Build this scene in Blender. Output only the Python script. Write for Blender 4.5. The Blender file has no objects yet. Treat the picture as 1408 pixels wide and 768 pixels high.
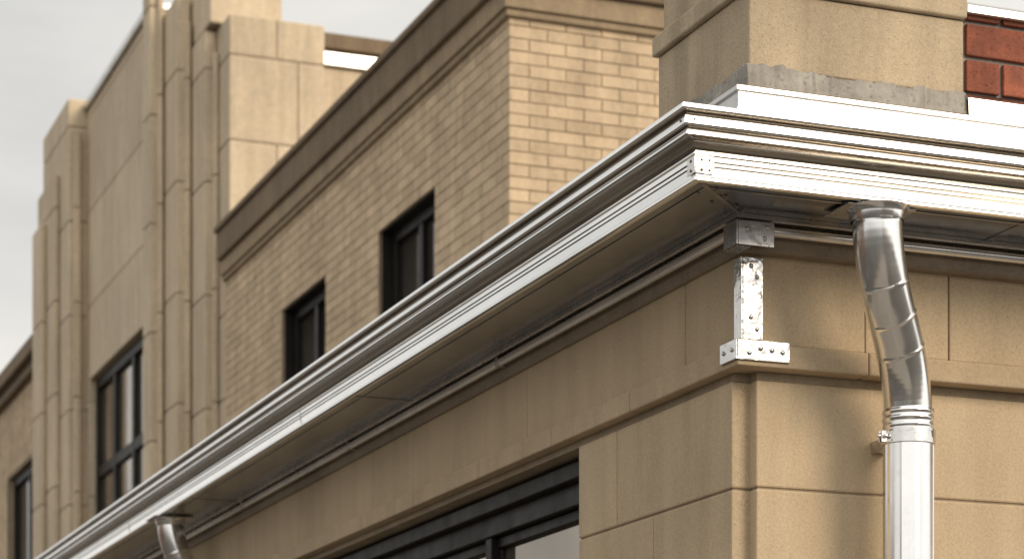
import bpy, bmesh, math, random
from mathutils import Vector
random.seed(7)
Z0 = 1.6   # eye height; heights below are given relative to the eye level and lifted by Z0
scene = bpy.context.scene

# ------------------------------------------------------------------ materials
def new_mat(name):
    m = bpy.data.materials.new(name); m.use_nodes = True
    nt = m.node_tree; nt.nodes.clear()
    out = nt.nodes.new('ShaderNodeOutputMaterial')
    b = nt.nodes.new('ShaderNodeBsdfPrincipled')
    nt.links.new(b.outputs[0], out.inputs[0])
    return m, nt, b
def N(nt, t, **kw):
    n = nt.nodes.new(t)
    for k, v in kw.items(): setattr(n, k, v)
    return n
def noise(nt, vec, scale, detail=4, rough=0.55, sc=None):
    if sc:
        mp = N(nt, 'ShaderNodeMapping'); mp.inputs['Scale'].default_value = sc
        nt.links.new(vec, mp.inputs[0]); vec = mp.outputs[0]
    n = N(nt, 'ShaderNodeTexNoise'); n.inputs['Scale'].default_value = scale
    n.inputs['Detail'].default_value = detail; n.inputs['Roughness'].default_value = rough
    nt.links.new(vec, n.inputs['Vector']); return n.outputs[0]
def mrange(nt, v, a, b, c, d):
    n = N(nt, 'ShaderNodeMapRange'); nt.links.new(v, n.inputs[0])
    for i, x in enumerate((a, b, c, d)): n.inputs[i+1].default_value = x
    return n.outputs[0]
def mulcol(nt, col, fac):
    n = N(nt, 'ShaderNodeVectorMath', operation='SCALE')
    if isinstance(col, tuple): n.inputs[0].default_value = col[:3]
    else: nt.links.new(col, n.inputs[0])
    nt.links.new(fac, n.inputs['Scale']); return n.outputs[0]
def mixc(nt, fac, a, b):
    n = N(nt, 'ShaderNodeMix', data_type='RGBA')
    nt.links.new(fac, n.inputs[0])
    for s, v in ((6, a), (7, b)):
        if isinstance(v, tuple): n.inputs[s].default_value = (*v[:3], 1)
        else: nt.links.new(v, n.inputs[s])
    return n.outputs[2]
def mathn(nt, op, a, b):
    n = N(nt, 'ShaderNodeMath', operation=op)
    for i, v in enumerate((a, b)):
        if isinstance(v, (int, float)): n.inputs[i].default_value = v
        else: nt.links.new(v, n.inputs[i])
    return n.outputs[0]

def stone_mat(name, c1, c2, speck=0.5, fine=230, isl=0.10, bump=0.25, rough=0.85, streak=0.15, big=2.2, spec=.25):
    m, nt, b = new_mat(name)
    co = N(nt, 'ShaderNodeTexCoord').outputs['Object']
    big_n = noise(nt, co, big, 6, 0.6)
    col = mixc(nt, mrange(nt, big_n, .35, .65, 0, 1), c1, c2)
    fin = noise(nt, co, fine, 2, 0.6)
    sp = mrange(nt, fin, .33, .42, 1-speck, 1.0)
    col = mulcol(nt, col, sp)
    fin2 = noise(nt, co, fine*.45, 3, 0.7)
    col = mulcol(nt, col, mrange(nt, fin2, .3, .7, .91, 1.09))
    st = noise(nt, co, 3.5, 4, .6, (2.2, 2.2, .25))
    col = mulcol(nt, col, mrange(nt, st, .35, .65, 1-streak, 1+streak*.5))
    rnd = N(nt, 'ShaderNodeNewGeometry').outputs['Random Per Island']
    col = mulcol(nt, col, mrange(nt, rnd, 0, 1, 1-isl, 1+isl))
    nt.links.new(col, b.inputs['Base Color'])
    b.inputs['Roughness'].default_value = rough
    b.inputs['Specular IOR Level'].default_value = spec
    bp = N(nt, 'ShaderNodeBump'); bp.inputs['Strength'].default_value = bump
    bp.inputs['Distance'].default_value = .004
    nt.links.new(fin2, bp.inputs['Height']); nt.links.new(bp.outputs[0], b.inputs['Normal'])
    return m

def metal_mat(name, c1, c2, r0=.16, r1=.36, wave=.12, metallic=1.0, smudge=.25, wscale=6, dist=.004):
    m, nt, b = new_mat(name)
    co = N(nt, 'ShaderNodeTexCoord').outputs['Object']
    n1 = noise(nt, co, 2.5, 5, .6)
    col = mixc(nt, mrange(nt, n1, .38, .62, 0, 1), c1, c2)
    n2 = noise(nt, co, 30, 5, .7)
    col = mulcol(nt, col, mrange(nt, n2, .25, .45, 1-smudge, 1.0))
    nt.links.new(col, b.inputs['Base Color'])
    b.inputs['Metallic'].default_value = metallic
    n3 = noise(nt, co, 9, 5, .65)
    nt.links.new(mrange(nt, n3, .3, .7, r0, r1), b.inputs['Roughness'])
    bp = N(nt, 'ShaderNodeBump'); bp.inputs['Strength'].default_value = wave
    bp.inputs['Distance'].default_value = dist
    n4 = noise(nt, co, wscale, 2, .5)
    nt.links.new(n4, bp.inputs['Height']); nt.links.new(bp.outputs[0], b.inputs['Normal'])
    return m

M = {}
M['block'] = stone_mat('sandstone_block', (.55,.43,.285), (.49,.38,.25), speck=.26, fine=240, isl=.05, streak=.10, bump=.4)
M['band'] = stone_mat('limestone_trim', (.52,.405,.27), (.46,.355,.235), speck=.22, fine=240, isl=.05, streak=.12, bump=.35)
M['mortar'] = stone_mat('mortar', (.36,.285,.20), (.30,.24,.17), speck=.2, fine=150)
M['pier'] = stone_mat('pier_stone', (.50,.40,.275), (.42,.335,.23), speck=.35, fine=240, isl=.04, streak=.22, bump=.5)
M['cement'] = stone_mat('grey_cement', (.38,.355,.31), (.25,.23,.20), speck=.3, fine=90, bump=.6, big=9)
M['tanbrick'] = stone_mat('tan_brick', (.59,.455,.305), (.53,.405,.27), speck=.12, fine=60, isl=.11, bump=.2)
M['tanmortar'] = stone_mat('tan_mortar', (.40,.32,.225), (.36,.285,.20), speck=.1, fine=60)
M['redbrick'] = stone_mat('red_brick', (.33,.105,.06), (.22,.078,.05), speck=.4, fine=120, isl=.18, bump=.7, big=16, streak=.3)
M['tower'] = stone_mat('tower_limestone', (.63,.52,.375), (.56,.46,.33), speck=.08, fine=40, isl=.06, bump=.08, streak=.14, big=.7)
M['towermortar'] = stone_mat('tower_joint', (.34,.27,.20), (.30,.24,.18), speck=.1, fine=40)
M['cornice'] = stone_mat('brown_cornice', (.23,.17,.112), (.19,.142,.094), speck=.1, fine=40, isl=.03, streak=.15, big=.8, rough=.75, spec=.15)
M['corniceL'] = stone_mat('tan_fascia', (.35,.265,.17), (.30,.23,.15), speck=.1, fine=40, isl=.03, streak=.15, rough=.75, spec=.15)
M['bedboard'] = stone_mat('brown_bed_board', (.27,.21,.15), (.23,.18,.13), speck=.15, fine=90, rough=.45)
M['alu'] = metal_mat('aluminium_gutter', (.96,.95,.93), (.91,.90,.88), .09, .18, .08, smudge=.04, wscale=3, dist=.003)
M['cove'] = metal_mat('shaded_aluminium', (.42,.38,.33), (.34,.31,.27), .14, .22, .05, smudge=.06, wscale=3, dist=.003)  # same gutter metal, with the dark reflection bands painted into its colour
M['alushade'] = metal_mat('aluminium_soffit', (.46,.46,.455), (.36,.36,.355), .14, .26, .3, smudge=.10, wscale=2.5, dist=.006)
M['galv'] = metal_mat('brushed_steel', (.94,.93,.91), (.88,.87,.85), .15, .25, .12, smudge=.06, wscale=6, dist=.003)
M['bracket'] = metal_mat('bracket_steel', (.84,.82,.79), (.64,.62,.60), .12, .28, .8, smudge=.3, wscale=26, dist=.005)
M['dkscrew'] = metal_mat('screw_steel', (.30,.28,.26), (.20,.19,.17), .25, .45, .1)
M['rod'] = metal_mat('rod_steel', (.90,.88,.85), (.74,.72,.70), .14, .28, .2, smudge=.15, wscale=12)
M['capsteel'] = metal_mat('weathered_steel', (.62,.60,.57), (.46,.44,.42), .20, .36, .5, smudge=.25, wscale=20)
M['white'] = metal_mat('bright_flashing', (.60,.59,.57), (.50,.49,.475), .16, .30, .4, metallic=1.0, smudge=.14, wscale=4)
M['frame'] = metal_mat('dark_window_frame', (.020,.017,.014), (.014,.012,.010), .4, .55, .05, metallic=0, smudge=.2)
M['frame'].node_tree.nodes['Principled BSDF'].inputs['Specular IOR Level'].default_value = .2

def glass_mat(name, col, metallic):
    m, nt, b = new_mat(name)
    co = N(nt, 'ShaderNodeTexCoord').outputs['Object']
    n = noise(nt, co, 1.3, 3, .5)
    nt.links.new(mulcol(nt, col, mrange(nt, n, .3, .7, .7, 1.3)), b.inputs['Base Color'])
    b.inputs['Metallic'].default_value = metallic; b.inputs['Roughness'].default_value = .06
    bp = N(nt, 'ShaderNodeBump'); bp.inputs['Strength'].default_value = .05
    nt.links.new(noise(nt, co, 2.5, 1), bp.inputs['Height']); nt.links.new(bp.outputs[0], b.inputs['Normal'])
    return m
M['glass'] = glass_mat('window_glass', (.05,.043,.035), 0.0)
M['glassB'] = glass_mat('reflective_glass', (.34,.29,.235), .8)
M['ground'] = stone_mat('asphalt_ground', (.060,.056,.052), (.045,.043,.04), speck=.3, fine=40, big=.3)
M['walk'] = stone_mat('weathered_paving', (.22,.20,.175), (.17,.155,.135), speck=.2, fine=40, big=.8)
M['roof'] = stone_mat('roof_membrane', (.30,.29,.27), (.24,.23,.22), speck=.2, fine=40, big=.8)
M['paint'] = stone_mat('road_paint', (.75,.74,.70), (.62,.61,.58), speck=.2, fine=40, big=3)
M['darkbrick'] = stone_mat('brown_brick', (.24,.165,.12), (.20,.135,.10), speck=.2, fine=30, big=.8)

# ------------------------------------------------------------------ mesh helpers
class MB:
    def __init__(s): s.v = []; s.f = []
    def box(s, x0,x1,y0,y1,z0,z1, j=0):
        o = len(s.v)
        for z in (z0,z1):
            for x,y in ((x0,y0),(x1,y0),(x1,y1),(x0,y1)):
                s.v.append((x+random.uniform(-j,j), y+random.uniform(-j,j), z+Z0+random.uniform(-j,j)))
        for q in ((0,3,2,1),(4,5,6,7),(0,1,5,4),(1,2,6,5),(2,3,7,6),(3,0,4,7)):
            s.f.append(tuple(o+i for i in q))
    def dome(s, c, ax, r, h, n=12):
        c = Vector(c)+Vector((0,0,Z0)); ax = Vector(ax).normalized()
        t = ax.orthogonal().normalized(); u = ax.cross(t)
        o = len(s.v); rings = ((1,0),(1,.35),(.8,.75),(.4,1))
        for rr,hh in rings:
            for i in range(n):
                a = 2*math.pi*i/n
                s.v.append(tuple(c+ax*h*hh+(t*math.cos(a)+u*math.sin(a))*r*rr))
        for k in range(3):
            for i in range(n):
                s.f.append((o+k*n+i, o+k*n+(i+1)%n, o+(k+1)*n+(i+1)%n, o+(k+1)*n+i))
        s.f.append(tuple(o+3*n+i for i in range(n)))

def finish(name, v, f, mat, parent, bevel=0, smooth=None, segs=2, recalc=True):
    me = bpy.data.meshes.new(name); me.from_pydata(v, [], f); me.update()
    if recalc:
        bm = bmesh.new(); bm.from_mesh(me); bmesh.ops.recalc_face_normals(bm, faces=bm.faces)
        bm.to_mesh(me); bm.free()
    ob = bpy.data.objects.new(name, me); scene.collection.objects.link(ob)
    me.materials.append(M[mat])
    if smooth is not None:
        for p in me.polygons: p.use_smooth = True
        me.set_sharp_from_angle(angle=math.radians(smooth))
    if bevel:
        b = ob.modifiers.new('Bevel','BEVEL'); b.width = bevel; b.segments = segs; b.limit_method = 'ANGLE'
    if parent: ob.parent = parent
    return ob
def fin(name, mb, mat, parent, **k): return finish(name, mb.v, mb.f, mat, parent, **k)
def empty(name):
    e = bpy.data.objects.new(name, None); scene.collection.objects.link(e); e.empty_display_size = .3
    return e

def mitre(name, prof, yl, xl, mat, parent, smooth=28, closed=False):
    """profile (e,z) swept along both eaves, mitred at the outer corner"""
    v = []; f = []; n = len(prof)
    cols = [(lambda e,y=y: (-e,y)) for y in (yl, yl*.66, yl*.33, 1.2)]
    cols += [lambda e: (-e,-e)]
    cols += [(lambda e,x=x: (x,-e)) for x in (.8, xl*.5, xl)]
    for c in cols:
        for e,z in prof:
            x,y = c(e); v.append((x,y,z+Z0))
    m = n if closed else n-1
    for k in range(len(cols)-1):
        for i in range(m):
            j = (i+1)%n
            f.append((k*n+i, k*n+j, (k+1)*n+j, (k+1)*n+i))
    return finish(name, v, f, mat, parent, smooth=smooth)

def round_path(pts, rad, step=.012):
    pts = [Vector(p) for p in pts]; out = [pts[0]]
    for i in range(1, len(pts)-1):
        a,b,c = pts[i-1],pts[i],pts[i+1]
        d1 = (a-b).normalized(); d2 = (c-b).normalized()
        p = b+d1*rad; q = b+d2*rad
        for k in range(15):
            t = k/14; out.append(p*(1-t)**2+b*2*t*(1-t)+q*t*t)
    out.append(pts[-1])
    res = [out[0]]
    for a,b in zip(out, out[1:]):
        L = (b-a).length
        if L < 1e-6: continue
        n = max(1, int(L/step)) if L < .6 else max(1, int(L/.05))
        for k in range(1, n+1): res.append(a.lerp(b, k/n))
    return res

def tube(name, path, rfun, mat, parent, segs=40, smooth=40):
    v=[]; f=[]; s=0
    t = (path[1]-path[0]).normalized(); u = t.orthogonal().normalized()
    u = Vector((1,0,0)); u = (u-t*u.dot(t)).normalized()
    for i,p in enumerate(path):
        if i: s += (p-path[i-1]).length
        t = (path[min(i+1,len(path)-1)]-path[max(i-1,0)]).normalized()
        u = (u-t*u.dot(t)).normalized(); w = t.cross(u)
        for k in range(segs):
            a = 2*math.pi*k/segs; r = rfun(s,a,p)
            q = p+(u*math.cos(a)+w*math.sin(a))*r
            v.append((q.x,q.y,q.z+Z0))
    for i in range(len(path)-1):
        for k in range(segs):
            f.append((i*segs+k, i*segs+(k+1)%segs, (i+1)*segs+(k+1)%segs, (i+1)*segs+k))
    return finish(name, v, f, mat, parent, smooth=smooth)

def bricks(mb, axis, plane, a0,a1,z0,z1, L,H, gap, proud, holes=(), jit=.0015, off0=0):
    """running bond of real bricks standing proud of a mortar wall"""
    r = 0; z = z0
    while z < z1-.01:
        zt = min(z+H-gap, z1)
        a = a0-(L/2 if (r+off0)%2 else 0)
        while a < a1:
            s,e = max(a,a0), min(a+L-gap,a1)
            segs = [(s,e)]
            for (h0,h1,hz0,hz1) in holes:
                if zt > hz0+.02 and z < hz1-.02:
                    ns=[]
                    for (p,q) in segs:
                        if q<=h0 or p>=h1: ns.append((p,q))
                        else:
                            if p<h0: ns.append((p,h0))
                            if q>h1: ns.append((h1,q))
                    segs = ns
            for p,q in segs:
                if q-p > .02:
                    d = proud+random.uniform(-jit,jit)
                    if axis=='x': mb.box(plane-d, plane+.01, p,q, z,zt)
                    else: mb.box(p,q, plane-d, plane+.01, z,zt)
            a += L
        z += H; r += 1

GZ = -1.6
# ================================================================== FRONT COMMERCIAL BUILDING
B = empty('commercial_building')
YL, XL = 16.0, 7.0
G = .005
WX = -.05           # left wall face
def course_blocks(mb, axis, face, depth, a0, a1, z0, z1, joints):
    cuts = [a0]+[j for j in joints if a0 < j < a1]+[a1]
    for p,q in zip(cuts, cuts[1:]):
        d = random.uniform(-.0008,.0008)
        if axis=='x': mb.box(face+d, face+depth, p+(G/2 if p!=a0 else 0), q-(G/2 if q!=a1 else 0), z0, z1)
        else: mb.box(p+(G/2 if p!=a0 else 0), q-(G/2 if q!=a1 else 0), face+d, face+depth, z0, z1)
mb = MB()
zc = [1.261-.025, .963, .665, .367, .069, -.229, -.527, -.825, -1.123, GZ]
W0, W1, WZ0, WZ1 = 1.054, 9.2, -.7, 1.225
for i in range(len(zc)-1):
    zt, zb = zc[i]-(G if i else 0), zc[i+1]
    jl = [.774] if i%2==0 else [.525]
    if zb < WZ0-.01 and zt > WZ0-.2:   # sill course
        course_blocks(mb,'x',WX,.2,.04,YL,zb,min(zt,WZ0-.06),[.9+k*1.0 for k in range(16)])
    elif zt < WZ0:
        course_blocks(mb,'x',WX,.2,.04,YL,zb,zt,[.4+(i%2)*.5+k*1.0 for k in range(16)])
    else:
        course_blocks(mb,'x',WX,.2,.04,W0,zb,zt,jl)
        course_blocks(mb,'x',WX,.2,W1,YL,zb,zt,[W1+.6+(i%2)*.5+k for k in range(7)])
    jr = [1.30+k*1.25 for k in range(5)] if i%2==0 else [1.95+k*1.25 for k in range(5)]
    course_blocks(mb,'y',0,.2,0.0,XL,zb,zt,jr)
fin('wall_blocks', mb, 'block', B, bevel=.005)
mb = MB()
mb.box(WX+.006,.19,.046,W0-.006,GZ,1.24); mb.box(WX+.006,.19,W1+.006,YL,GZ,1.24); mb.box(WX+.006,.19,W0-.006,W1+.006,GZ,WZ0-.066)
mb.box(.006,XL,.006,.19,GZ,1.24)
fin('wall_mortar', mb, 'mortar', B)
mb = MB()
mb.box(WX+.008,.3,.043,YL,1.2365,1.258); mb.box(.004,XL,.005,.3,1.2365,1.258)
fin('lintel_strip', mb, 'mortar', B)
mb = MB()
cuts = [-.05,.62,1.2,1.83,2.5,3.1,3.75,4.4,5.1,5.8,6.5,7.3,8.1,9,10,11,12,13,14,15,YL]
for k,(p,q) in enumerate(zip(cuts,cuts[1:])): mb.box(-.08,.3,p+(.0015 if k else 0),q-.0015,1.259,1.318)
for p,q in ((.302,1.62),(1.625,2.9),(2.905,4.2),(4.205,5.6),(5.605,XL)): mb.box(p,q,-.05,.3,1.259,1.318)
fin('belt_course', mb, 'band', B, bevel=.005)
mb = MB()
c = [-.03,.309,1.46,2.57,3.7,4.8,5.9,7,8.1,9.2,10.3,11.4,12.5,13.6,14.7,YL]
for k,(p,q) in enumerate(zip(c,c[1:])): mb.box(-.055,.3,p+(.002 if k else 0),q-.002,1.321,1.55)
for p,q in ((.302,.550),(.554,1.70),(1.704,2.86),(2.864,4.0),(4.004,5.2),(5.204,XL)): mb.box(p,q,-.03,.3,1.321,1.55)
fin('frieze', mb, 'block', B, bevel=.004)
mitre('bed_board', [(.02,1.545),(.066,1.545),(.070,1.551),(.070,1.618),(.02,1.618)], YL, XL, 'bedboard', B, smooth=20)
# window in side wall
mb = MB()
gx = .09
mb.box(gx-.05,gx+.08,W0,W1,1.10,WZ1-.002)
mb.box(gx-.03,gx+.06,W0,W0+.05,WZ0,1.098)
mb.box(gx-.085,gx-.052,W0,W1,1.17,WZ1-.004)
ms = [2.07,2.99,3.9,4.82,5.74,6.66,7.58,8.5]
for y in ms:
    mb.box(gx-.045,gx+.06,y-.028,y+.028,WZ0,1.098)
for p,q in zip([W0+.05]+[y+.028 for y in ms],[y-.028 for y in ms]+[W1]):
    mb.box(gx-.022,gx+.05,p,q,1.062,1.098)
    mb.box(gx-.015,gx+.05,q-.022,q,WZ0,1.06); mb.box(gx-.015,gx+.05,p,p+.022,WZ0,1.06)
    mb.box(gx-.022,gx+.05,p+.022,q-.022,WZ0,WZ0+.04)
fin('window_frame', mb, 'frame', B, bevel=.004)
mb = MB(); mb.box(gx,gx+.008,W0+.01,W1-.01,WZ0+.01,1.11)
fin('window_glass', mb, 'glassB', B)
mb = MB(); mb.box(-.09,.10,W0-.05,W1+.05,WZ0-.06,WZ0-.003); fin('window_sill', mb, 'band', B, bevel=.008)
mb = MB(); mb.box(-.30,XL,-.30,YL,1.735,1.765)
fin('roof_deck', mb, 'roof', B)
mb = MB(); mb.box(XL-.2,XL-.01,.2,YL,GZ,1.62); mb.box(.2,XL-.21,YL-.2,YL-.01,GZ,1.62)
fin('rear_walls', mb, 'block', B)

# ================================================================== GUTTER
Gt = empty('rain_gutter')
def arc(ce,cz,re,rz,a0,a1,n):
    return [(ce+re*math.cos(math.radians(a0+(a1-a0)*k/n)), cz+rz*math.sin(math.radians(a0+(a1-a0)*k/n))) for k in range(n+1)]
lip = [(.33,1.766),(.352,1.781),(.384,1.7840)] + arc(.389,1.7790,.0060,.0050,90,0,5) + [(.3952,1.7720)] + arc(.389,1.7720,.0062,.0045,-10,-70,4)
groove = [lip[-1],(.382,1.7665),(.376,1.7635),(.3755,1.7625),(.3765,1.7615)]
mid = [(.3765,1.7615),(.3815,1.7595),(.3838,1.7560),(.3855,1.7400)] + arc(.3800,1.7390,.0056,.0060,0,-65,5)
cove = [mid[-1],(.3780,1.7320),(.3725,1.7300),(.3718,1.7270),(.3720,1.7250)]
mid2 = [(.3720,1.7250),(.3752,1.7243),(.3762,1.7225),(.3768,1.7160),(.3752,1.7140)]
cove2 = [mid2[-1],(.3735,1.7130)] + arc(.3735,1.6870,-.0395,.0260,90,14,12) + [(.3335,1.6930),(.3335,1.6905),(.3365,1.6890)]
low = [(.3365,1.6890),(.3385,1.6860),(.3385,1.6835),(.3345,1.6795),(.3345,1.6785),(.3340,1.6690)]
b1 = [(.3340,1.6690),(.3290,1.6674),(.3290,1.6658)]
low2 = [(.3290,1.6658),(.3338,1.6643),(.3334,1.6580)]
b2 = [(.3334,1.6580),(.3288,1.6564),(.3288,1.6550)]
low3 = [(.3288,1.6550),(.3332,1.6535),(.3310,1.6320)]
b3 = [(.3310,1.6320),(.3285,1.6305)]
low4 = [(.3285,1.6305),(.3345,1.6290),(.3345,1.6235),(.331,1.6215),(.316,1.6215)]
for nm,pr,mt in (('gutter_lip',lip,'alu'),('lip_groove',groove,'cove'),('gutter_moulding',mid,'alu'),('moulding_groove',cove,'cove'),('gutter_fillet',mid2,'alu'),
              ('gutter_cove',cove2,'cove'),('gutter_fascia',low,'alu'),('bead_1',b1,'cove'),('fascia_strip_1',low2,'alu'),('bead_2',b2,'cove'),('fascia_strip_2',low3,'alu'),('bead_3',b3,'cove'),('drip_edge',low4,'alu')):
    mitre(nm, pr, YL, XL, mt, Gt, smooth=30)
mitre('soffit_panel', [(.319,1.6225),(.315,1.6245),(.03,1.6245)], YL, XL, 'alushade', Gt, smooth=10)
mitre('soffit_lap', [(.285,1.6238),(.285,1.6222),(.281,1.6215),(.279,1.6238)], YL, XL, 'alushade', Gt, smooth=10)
mitre('soffit_trim_angle', [(.115,1.6238),(.115,1.612),(.108,1.609),(.0725,1.609)], YL, XL, 'capsteel', Gt, smooth=20)
mb = MB()
for y in (2.45,4.9,7.3,9.7): mb.box(-.314,-.117,y-.012,y+.012,1.6222,1.624)
for x in (.62,2.6,4.6): mb.box(x-.012,x+.012,-.314,-.117,1.6222,1.624)
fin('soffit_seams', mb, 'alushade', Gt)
v=[(-.312,-.312,1.6205),(-.10,-.10,1.6205),(-.085,-.10,1.6205),(-.297,-.312,1.6205)]
v=[(x,y,z+Z0) for x,y,z in v]
finish('mitre_strip', v+[(x,y,z+.003) for x,y,z in v], [(0,1,2,3),(4,7,6,5),(0,4,5,1),(1,5,6,2),(2,6,7,3),(3,7,4,0)], 'capsteel', Gt)
mb = MB()
for t in (.27,.22,.16,.13): mb.dome((-t+.02,-t-.005,1.6205),(0,0,-1),.006,.004)
for t in (.25,.18): mb.dome((-t-.03,-t+.01,1.6222),(0,0,-1),.005,.003)
fin('soffit_screws', mb, 'dkscrew', Gt, smooth=40)
mb = MB()
mb.box(-.3372,-.3355,-.3372,-.296,1.638,1.6790); mb.box(-.3353,-.286,-.3372,-.3355,1.638,1.6790)
fin('corner_plates', mb, 'bracket', Gt, bevel=.0006)
mb = MB()
for zz in (1.647,1.670):
    mb.dome((-.3372,-.316,zz),(-1,0,0),.0038,.0025)
    mb.dome((-.318,-.3372,zz),(0,-1,0),.0038,.0025)
    mb.dome((-.298,-.3372,zz),(0,-1,0),.0038,.0025)
mb.dome((-.3848,-.36,1.748),(-1,0,0),.0035,.0025); mb.dome((-.36,-.3848,1.748),(0,-1,0),.0035,.0025)
fin('corner_rivets', mb, 'dkscrew', Gt, smooth=40)
mb = MB()
for y in (3.05,6.1,9.15): mb.box(-.3358,-.3335,y-.0015,y+.0015,1.634,1.679)
for x in (1.9,4.9): mb.box(x-.0015,x+.0015,-.3358,-.3335,1.634,1.679)
fin('gutter_lap_joints', mb, 'capsteel', Gt)
mitre('curb_flashing', [(.36,1.772),(.13,1.79),(.105,1.795),(.105,1.880),(.109,1.882),(.109,1.889),(.104,1.891),(.104,1.930),(.111,1.933),(.111,1.944),(.104,1.949),(.0,1.958)], .55, XL, 'white', Gt, smooth=20)

# ================================================================== ROD / conduit under soffit
C = empty('conduit_pipe')
re = .092
circ=[(re+.0135*math.cos(a*math.pi/8), 1.591+.0135*math.sin(a*math.pi/8)) for a in range(16)]
mitre('conduit_tube', circ, YL, XL, 'rod', C, smooth=60, closed=True)
mb=MB()
for y in (1.6,3.2,4.8,6.4,8,9.6): mb.box(-.107,-.0705,y-.007,y+.007,1.576,1.607)
for x in (.9,2.4,4): mb.box(x-.007,x+.007,-.107,-.0705,1.576,1.607)
fin('conduit_clips', mb, 'capsteel', C, bevel=.003)

# ================================================================== CORNER BRACKET
K = empty('corner_bracket')
mb = MB()
mb.box(-.114,-.109,-.114,-.04,1.545,1.607); mb.box(-.1085,-.008,-.114,-.109,1.545,1.607)
mb.box(-.112,-.0705,-.1085,-.04,1.542,1.5445)
fin('bracket_cap', mb, 'capsteel', K, bevel=.0015)
mb = MB()
mb.box(-.0625,-.0575,-.0375,.004,1.330,1.5375); mb.box(-.057,-.0,-.0375,-.0325,1.330,1.5375)
mb.box(-.0875,-.0825,-.0575,.035,1.272,1.3235); mb.box(-.082,.066,-.0575,-.0525,1.272,1.3235)
mb.box(-.0820,.064,-.0520,-.034,1.3205,1.3245); mb.box(-.0820,-.062,-.0335,.033,1.3205,1.3245)
fin('bracket_plates', mb, 'bracket', K, bevel=.0015)
mb = MB(); hd = MB()
def bolt(c, ax, r):
    a = Vector(ax); c = Vector(c)
    hd.dome(c, ax, r*1.35, .0012); mb.dome(c+a*.0012, ax, r, .004, n=6)
for x,z in ((-.085,1.585),(-.035,1.565),(-.028,1.592)): bolt((x,-.114,z),(0,-1,0),.005)
for x,z in ((-.034,1.515),(-.018,1.488),(-.036,1.385),(-.018,1.355)): bolt((x,-.0375,z),(0,-1,0),.005)
for x,z in ((-.050,1.290),(-.018,1.303),(.014,1.300),(.044,1.297)): bolt((x,-.0575,z),(0,-1,0),.0055)
for y in (-.035,.012): bolt((-.0875,y,1.298),(-1,0,0),.005)
fin('bracket_bolts', mb, 'bracket', K, smooth=40)
fin('bracket_washers', hd, 'capsteel', K, smooth=40)

# ================================================================== DOWNSPOUTS
def downspout(top, low, zb1, zb2, wallside):
    D = empty('downspout')
    x0,y0 = top; x1,y1 = low
    R = .0615
    raw = [(x0,y0,1.612),(x0,y0,zb1),(x1,y1,zb2),(x1,y1,zb2-.14)]
    path = round_path(raw,.125,.003)
    L = 0
    for a,b in zip(path,path[1:]): L += (b-a).length
    seam_s = [.030,.185,.275,.365]
    def rf(s,a,p):
        r = R
        for i,q in enumerate(seam_s):
            d = s-q-.004*math.cos(a+i)
            if abs(d) < .0040: r += .0015*(1-(d/.0040)**2)      # lock seam between gores
        return r
    tube('elbow', path, rf, 'galv', D, 72, 30)
    zt = zb2-.080
    def rl(s,a,p):
        fl = .0022*max(0,math.cos(a*8))**10
        r = R+.003+ (fl if s>.09 else 0)
        if s<.07: r += .0028*(math.exp(-((s-.008)/.004)**2)+math.exp(-((s-.026)/.004)**2)+.6*math.exp(-((s-.044)/.003)**2))
        return r
    tube('pipe', round_path([(x1,y1,zt),(x1,y1,zt-.12),(x1,y1,GZ+.12)],.02,.003), rl, 'galv', D, 128, 35)
    tube('shoe', round_path([(x1,y1,GZ+.17),(x1,y1,GZ+.10),(x1+wallside[0]*.2,y1+wallside[1]*.2,GZ+.06)],.04,.01), lambda s,a,p: R+.005, 'galv', D, 32)
    tube('outlet_collar', [Vector((x0,y0,1.618)),Vector((x0,y0,1.606)),Vector((x0,y0,1.60)),Vector((x0,y0,1.585))],
         lambda s,a,p: R+.004+(.014 if s<.006 else .004 if s<.02 else 0), 'galv', D, 48)
    mb = MB(); mb.box(x0-.095,x0+.095,y0-.028 if wallside[1] else y0-.095, y0+.10 if wallside[1] else y0+.095,1.614,1.6195)
    fin('flange', mb, 'capsteel', D, bevel=.002)
    zs = zb2-.133
    tube('strap_band', [Vector((x1,y1,zs)),Vector((x1,y1,zs-.001)),Vector((x1,y1,zs-.037)),Vector((x1,y1,zs-.038))],
         lambda s,a,p: R+.0085-(.004 if (s<.0005 or s>.0375) else 0), 'bracket', D, 48)
    mb = MB()
    wx,wy = wallside
    if wy:
        mb.box(x1-.02,x1+.02,y1+R+.004,-.001,zs-.034,zs-.004)
        mb.box(x1-.084,x1-R-.005,y1-.012,y1-.006,zs-.034,zs-.006); mb.box(x1-.084,x1-R-.005,y1+.002,y1+.008,zs-.034,zs-.006)
        mb.dome((x1-.075,y1-.012,zs-.019),(0,-1,0),.007,.009); mb.dome((x1-.084,y1-.004,zs-.019),(-1,0,0),.005,.009)
    else:
        mb.box(x1+R+.004,WX-.001,y1-.02,y1+.02,zs-.034,zs-.004)
    fin('strap_bracket', mb, 'bracket', D, bevel=.001)
    return D
downspout((.188,-.285),(.354,-.155),1.49,1.235,(0,-1))
downspout((-.265,5.5),(-.155,5.5),1.50,1.33,(-1,0))

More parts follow.
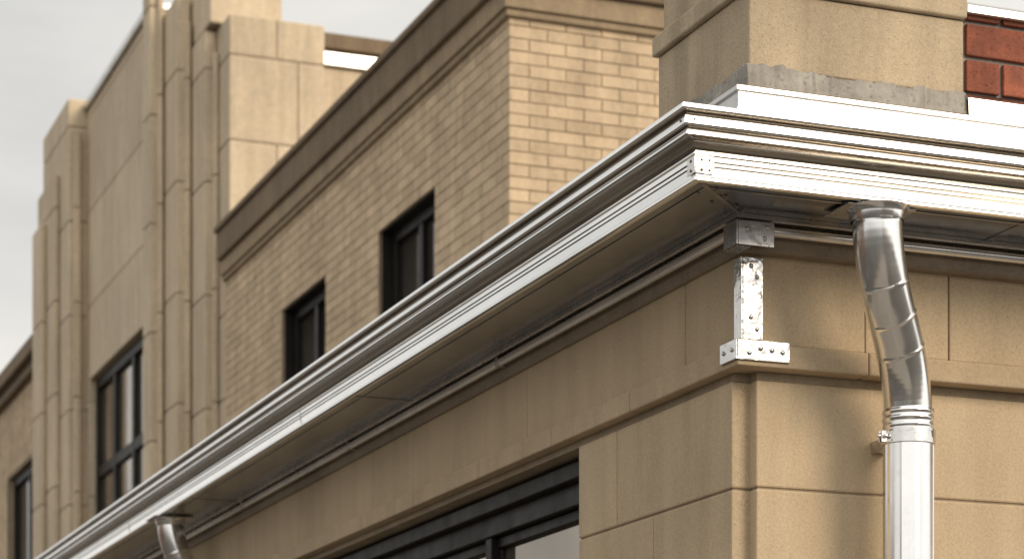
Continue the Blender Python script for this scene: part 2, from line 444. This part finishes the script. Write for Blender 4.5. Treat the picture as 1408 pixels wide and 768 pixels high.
# ================================================================== STONE PIER above roof
P = empty('chimney')
px0,px1,py0,py1 = .02,.666,.08,.643
mb = MB(); mb.box(px0,px1,py0,py1,2.066,2.268)
fin('pier_block', mb, 'pier', P, bevel=.006, segs=3)
mb = MB(); mb.box(px0-.014,px1+.004,py0-.014,py1+.014,2.270,2.325)
fin('pier_ledge', mb, 'pier', P, bevel=.006, segs=3)
mb = MB(); mb.box(px0+.01,px1-.01,py0+.01,py1-.01,2.327,2.62); 
fin('pier_upper_block', mb, 'pier', P, bevel=.008)
v=[];f=[]; n=90
per=[]
for k in range(n): per.append((px0-.012, py1+.01-(py1-py0+.02)*k/n, -1, 0))
for k in range(n+1): per.append((px0-.012+(px1-px0+.012)*k/n, py0-.012, 0,-1))
random.seed(3); wob=0
for i,(x,y,nx,ny) in enumerate(per):
    wob = wob*.85+random.uniform(-.003,.003)
    d = random.uniform(-.002,.003)
    for z,o in ((1.93,.012),(1.985,.010+d),(2.035,.004+d),(2.066+wob*1.4,.0+d+wob*.3),(2.070+wob*1.4,-.014)):
        v.append((x+nx*(o+.0),y+ny*(o+.0),z+Z0))
m=len(per)
for i in range(m-1):
    for k in range(4): f.append((i*5+k,i*5+k+1,(i+1)*5+k+1,(i+1)*5+k))
finish('cement_bed', v, f, 'cement', P, smooth=50)
mb = MB(); mb.box(px0-.004,px1,py0-.004,py1+.004,1.93,2.064); fin('cement_core', mb, 'cement', P)

# ================================================================== RED BRICK PARAPET
R_ = empty('red_brick_parapet_wall')
mb = MB(); bricks(mb,'y',.098,.679,XL,2.083,2.29,.232,.0965,.011,.012,jit=.003,off0=1)
fin('bricks', mb, 'redbrick', R_, bevel=.004)
mb = MB(); mb.box(.672,XL,.098,.34,1.95,2.285); fin('mortar_core', mb, 'cement', R_)
mb = MB(); mb.box(.670,XL,.07,.36,2.286,2.312); fin('coping', mb, 'white', R_, bevel=.004)
v=[(x,y,z+Z0) for x,y,z in ((.664,.05,2.005),(XL,.05,2.005),(XL,.052,2.052),(.664,.052,2.052),(XL,.083,2.074),(.664,.083,2.074),(.664,.03,1.99),(XL,.03,1.99))]
finish('base_flashing', v, [(0,1,2,3),(3,2,4,5),(6,7,1,0)], 'white', R_)

# ================================================================== BACK BRICK BUILDING (set back from the eave)
def win_unit(fr, gl, xface, y0,y1,z0,z1, vert=(), horiz=(), t=.06, d=.16):
    fx = xface+d
    fr.box(fx-.05,fx+.05,y0,y1,z1-t,z1); fr.box(fx-.05,fx+.05,y0,y1,z0,z0+t)
    fr.box(fx-.052,fx+.05,y0,y0+t,z0+t,z1-t); fr.box(fx-.052,fx+.05,y1-t,y1,z0+t,z1-t)
    for y in vert: fr.box(fx-.045,fx+.045,y-t/2,y+t/2,z0+t,z1-t)
    for z in horiz: fr.box(fx-.040,fx+.040,y0+t,y1-t,z-t/2,z+t/2)
    gl.box(fx,fx+.01,y0+.02,y1-.02,z0+.02,z1-.02)

BB = empty('brick_building')
bx, by, bye, bxe = 3.015, 9.557, 17.4, 9.0
zb, zt = 1.77, 5.77
holes = [(11.1,12.46,3.5,5.04),(13.93,15.32,3.5,5.04)]
mb = MB()
bricks(mb,'x',bx+.012,by-.0,bye,zb,zt,.27,.086,.009,.009,holes,jit=.002)
bricks(mb,'y',by+.012,bx+.02,bxe,zb,zt,.27,.086,.009,.009,(),jit=.002,off0=1)
fin('brick_courses', mb, 'tanbrick', BB)
mb = MB()
x0,x1=bx+.012,bx+.34
ys=[by+.012]+[h for H in holes for h in H[:2]]+[bye]
for i in range(0,len(ys),2): mb.box(x0,x1,ys[i],ys[i+1],zb,zt)
for H in holes: mb.box(x0,x1,H[0],H[1],zb,H[2]); mb.box(x0,x1,H[0],H[1],H[3],zt)
mb.box(x1+.002,bxe,by+.012,by+.3,zb,zt); mb.box(bxe-.3,bxe-.002,by+.3,bye,zb,zt)
fin('wall_core', mb, 'tanmortar', BB)
fr,gl=MB(),MB()
for H in holes:
    win_unit(fr,gl,bx,H[0],H[1],H[2],H[3],vert=[(H[0]+H[1])/2],t=.10,d=.17)
    fr.box(bx+.03,bx+.118,H[1]-.014,H[1]-.001,H[2],H[3]-.016); fr.box(bx+.03,bx+.118,H[0]+.001,H[1]-.001,H[3]-.015,H[3]-.001)
fin('window_frames', fr, 'frame', BB, bevel=.004); fin('window_glass', gl, 'glass', BB)
mb = MB()
mb.box(bx-.03,bxe,by-.03,bye,zt+.002,zt+.05)
mb.box(bx-.05,bxe,by-.05,bye,zt+.052,zt+.20)
fin('cornice_fascia', mb, 'corniceL', BB, bevel=.008)
mb = MB()
mb.box(bx-.09,bxe,by-.09,bye,zt+.202,zt+.47); mb.box(bx-.12,bxe,by-.12,bye,zt+.472,zt+.53)
fin('cornice_cap', mb, 'cornice', BB, bevel=.012)

# ================================================================== ART DECO TOWER
T = empty('art_deco_tower')
def ribs(mb, core, x0,x1,y0,y1,z0,z1, h=1.15, g=.008, split=None, z_off=0.0):
    z = z0+z_off; zs=[z0]
    while z < z1-.1:
        if z>z0+.05: zs.append(z)
        z += h
    zs.append(z1)
    for i,(a,b) in enumerate(zip(zs,zs[1:])):
        xs=[x0]+([split+(.22 if i%2 else 0)] if split else [])+[x1]
        for p,q in zip(xs,xs[1:]): mb.box(p+(g/2 if p!=x0 else 0),q-(g/2 if q!=x1 else 0),y0,y1,a+g/2,b-g/2)
    core.box(x0+.012,x1-.01,y0+.012,y1-.01,z0,z1-.012)
st,co = MB(),MB()
zg = GZ
ribs(st,co,3.06,4.05,17.404,20.0,zg,8.46,split=3.55,z_off=.30,h=.85)
ribs(st,co,2.95,3.70,17.75,19.0,8.465,9.2,h=2)
ribs(st,co,2.93,3.055,17.9,20.0,zg,8.44,z_off=.45)
ribs(st,co,2.78,2.925,18.5,20.0,zg,8.98,z_off=.60)
ribs(st,co,2.63,2.775,19.1,19.45,zg,9.75,z_off=.30)
for x,y,z in ((3.0,17.8,8.2),(2.86,18.42,8.7),(2.71,19.03,9.4)): ribs(st,co,x,x+.055,y,y+.10,zg,z,z_off=.5)
fin('stone_ribs', st, 'tower', T, bevel=.018)
st=MB()
wy0,wy1,wz0,wz1 = 19.86,23.02,4.1,5.86
pxf=2.75
def panel_piece(y0,y1,z0,z1,zoff=0,h=1.15):
    z=z0; zs=[z0]; zz=zg+zoff
    while zz<z1-.08:
        if zz>z0+.08: zs.append(zz)
        zz+=h
    zs.append(z1)
    for a,b in zip(zs,zs[1:]): st.box(pxf,pxf+.4,y0,y1,a+.004,b-.004)
panel_piece(19.455,wy0,zg,9.15,.3); panel_piece(wy1,23.145,zg,9.15,.3)
panel_piece(wy0+.005,wy1-.005,wz1,9.15,.3); panel_piece(wy0+.005,wy1-.005,zg,wz0,.3)
co.box(pxf+.012,pxf+.38,19.46,wy0-.005,zg,9.13); co.box(pxf+.012,pxf+.38,wy1+.005,23.14,zg,9.13)
co.box(pxf+.012,pxf+.38,wy0,wy1,wz1+.01,9.13); co.box(pxf+.012,pxf+.38,wy0,wy1,zg,wz0-.01)
fin('stone_panel', st, 'tower', T, bevel=.010)
mb=MB(); mb.box(pxf-.05,pxf+.5,19.455,23.14,9.155,9.235); fin('panel_coping', mb, 'white', T, bevel=.01)
st=MB()
ribs(st,co,2.52,3.1,23.15,24.9,zg,9.30,z_off=.2)
ribs(st,co,2.45,2.515,23.7,24.9,zg,8.52,z_off=.5)
ribs(st,co,2.38,2.445,24.25,24.9,zg,8.05,z_off=.35)
ribs(st,co,2.58,2.66,23.06,23.145,zg,8.9,z_off=.35)
fin('stone_ribs_far', st, 'tower', T, bevel=.018)
st=MB()
ribs(st,co,4.6,9.0,19.6,24.8,zg,8.82,split=6.4,z_off=.35)
ribs(st,co,3.12,4.59,20.02,24.8,zg,8.7,z_off=.35)
fin('stone_rear_block', st, 'tower', T, bevel=.015)
fin('joint_core', co, 'towermortar', T)
mb=MB(); mb.box(4.55,9.05,19.55,24.85,8.825,8.99); fin('rear_white_band', mb, 'alu', T, bevel=.01)
mb=MB(); mb.box(4.48,9.1,19.48,24.9,8.992,9.16); fin('rear_cap', mb, 'cornice', T, bevel=.01)
mb=MB(); mb.box(3.04,3.35,17.30,17.40,6.305,6.42); fin('step_flashing', mb, 'alu', T, bevel=.005)
fr,gl=MB(),MB()
win_unit(fr,gl,pxf,wy0,wy1,wz0,wz1,vert=[20.9,21.95],horiz=[4.72],t=.13,d=.13)
fin('window_frames', fr, 'frame', T, bevel=.008); fin('window_glass', gl, 'glassB', T)

# ================================================================== FAR BRICK BUILDING
F = empty('brick_building')
fx=2.9
mb=MB(); h2=[(27.5,30.16,3.2,5.75)]
bricks(mb,'x',fx+.012,24.95,40,zg,6.85,.27,.086,.009,.009,h2+[],jit=.002)
fin('brick_courses', mb, 'tanbrick', F)
mb=MB()
mb.box(fx+.012,fx+.35,24.95,27.5,zg,6.85); mb.box(fx+.012,fx+.35,30.16,40,zg,6.85)
mb.box(fx+.012,fx+.35,27.5,30.16,zg,3.2); mb.box(fx+.012,fx+.35,27.5,30.16,5.75,6.85)
mb.box(fx+.36,9,39.7,40,zg,6.85)
fin('wall_core', mb, 'tanmortar', F)
mb=MB(); mb.box(fx-.1,9,24.95,40,6.855,7.0); mb.box(fx-.2,9,24.95,40,7.005,7.22); fin('cornice', mb, 'cornice', F, bevel=.012)
fr,gl=MB(),MB(); win_unit(fr,gl,fx,27.5,30.16,3.2,5.75,vert=[28.8],horiz=[4.1],t=.12,d=.15)
fin('window_frames', fr, 'frame', F); fin('window_glass', gl, 'glass', F)

# ================================================================== BUILDINGS ACROSS THE STREETS (out of view, added to put dark bands in the metal's reflections)
def reflection_building(x0,x1,y0,y1,h,side):
    E = empty('brick_building')
    w_ = MB(); fr=MB(); gl=MB(); cp=MB()
    w_.box(x0,x1,y0,y1,GZ-.13,GZ+h)
    cp.box(x0-.2,x1+.2,y0-.2,y1+.2,GZ+h+.003,GZ+h+.35)
    n = int(((y1-y0) if side=='x' else (x1-x0))/3)
    for k in range(n):
        for zz,hh in ((.6,2.0),(3.6,1.5)):
            if zz+hh > h-.3: continue
            if side=='x':
                a=y0+.9+k*3
                fr.box(x1-.05,x1+.05,a,a+1.5,GZ+zz,GZ+zz+hh); gl.box(x1-.02,x1+.06,a+.1,a+.7,GZ+zz+.1,GZ+zz+hh-.1); gl.box(x1-.02,x1+.06,a+.8,a+1.4,GZ+zz+.1,GZ+zz+hh-.1)
            else:
                a=x0+.9+k*3
                fr.box(a,a+1.5,y1-.05,y1+.05,GZ+zz,GZ+zz+hh); gl.box(a+.1,a+.7,y1-.02,y1+.06,GZ+zz+.1,GZ+zz+hh-.1); gl.box(a+.8,a+1.4,y1-.02,y1+.06,GZ+zz+.1,GZ+zz+hh-.1)
    fin('added_building_walls',w_,'darkbrick',E); fin('cornice',cp,'cornice',E); fin('window_frames',fr,'frame',E); fin('window_glass',gl,'glass',E)  # cornice too belongs to the added unseen building
reflection_building(-26,-17,2,34,4.6,'x')
reflection_building(-26,-17,36,70,5.6,'x')
reflection_building(-6,30,-44,-34,4.0,'y')

# ================================================================== GROUND
def sheet(name, x0,x1,y0,y1,z,mat,parent=None):
    return finish(name,[(x0,y0,z),(x1,y0,z),(x1,y1,z),(x0,y1,z)],[(0,1,2,3)],mat,parent,recalc=False)
sheet('ground',-600,600,-600,600,-.13,'ground')
sw = empty('sidewalk')
mb=MB()
for k in range(-4,24): mb.box(-3.4,-.0,k*2-3+.01,k*2-1-.01,GZ-.125,GZ)
for k in range(0,8): mb.box(k*2+.01,k*2+1.99,-3,-.0,GZ-.125,GZ)
fin('paving_slabs', mb, 'walk', sw, bevel=.01)
mb=MB(); mb.box(-3.56,-3.41,-11,45,GZ-.125,GZ+.0); fin('kerb', mb, 'band', sw, bevel=.02)
rd = empty('road')
sheet('asphalt',-11.5,-3.57,-200,300,-.126,'ground',rd)
for k in range(-6,20): sheet('lane_marking_%d'%(k+7),-7.6,-7.48,k*6,k*6+3,-.122,'paint',rd)

# ================================================================== LIGHT
sun_dir = Vector((.42,-.80,.50)).normalized()   # towards the sun
el = math.asin(sun_dir.z); az = math.atan2(sun_dir.x, sun_dir.y)
sd = bpy.data.lights.new('sun','SUN'); sd.energy = 2.2; sd.angle = math.radians(26); sd.color=(1,.83,.63)
so = bpy.data.objects.new('sun', sd); scene.collection.objects.link(so)
so.rotation_euler = sun_dir.to_track_quat('Z','Y').to_euler()
so.location = (5,-10,12)

w = bpy.data.worlds.new('World'); scene.world = w; w.use_nodes = True
nt = w.node_tree; nt.nodes.clear()
out = N(nt,'ShaderNodeOutputWorld'); bg = N(nt,'ShaderNodeBackground'); bg.inputs[1].default_value=.1
nt.links.new(bg.outputs[0], out.inputs[0])
sky = N(nt,'ShaderNodeTexSky'); sky.sky_type='NISHITA'; sky.sun_disc=False
sky.sun_elevation=el; sky.sun_rotation=az
tc = N(nt,'ShaderNodeTexCoord').outputs['Generated']
sep = N(nt,'ShaderNodeSeparateXYZ'); nt.links.new(tc, sep.inputs[0])
bright = mrange(nt, sep.outputs[2], 0.2, .9, 6.9, 10.4)
low_ = mrange(nt, sep.outputs[2], 0.10, .30, 1.6, 0.0)
dot = N(nt,'ShaderNodeVectorMath',operation='DOT_PRODUCT'); nt.links.new(tc,dot.inputs[0]); dot.inputs[1].default_value=sun_dir
glow = mrange(nt, dot.outputs['Value'], -.3, 1.0, 0.0, 5.0)
n1 = noise(nt, tc, 2.6, 6, .55, (1,1,3.2))
cl = mrange(nt, n1, .35, .65, .84, 1.16)
tot = mathn(nt,'MULTIPLY', mathn(nt,'ADD',mathn(nt,'ADD',bright,low_),glow), cl)
warm = mixc(nt, mrange(nt, n1, .38,.62,0,1), (.97,.965,.945), (1.0,.97,.91))
cloud = mulcol(nt, warm, tot)
mx = mixc(nt, mrange(nt, n1, .2,.8,.95,.98), sky.outputs[0], cloud)
nt.links.new(mx, bg.inputs[0])

# ================================================================== CAMERA
cd = bpy.data.cameras.new('camera'); cam = bpy.data.objects.new('camera', cd); scene.collection.objects.link(cam)
cam.location = (-2.754,-5.367,Z0); cam.rotation_euler = (math.radians(90),0,-math.radians(21.205))
cd.sensor_width=36; cd.lens=82.33; cd.shift_y=801/1408; cd.clip_end=2000
cd.dof.use_dof=True; cd.dof.focus_distance=5.85; cd.dof.aperture_fstop=5.6
scene.camera = cam
scene.view_settings.view_transform='Standard'; scene.view_settings.look='None'; scene.view_settings.exposure=0
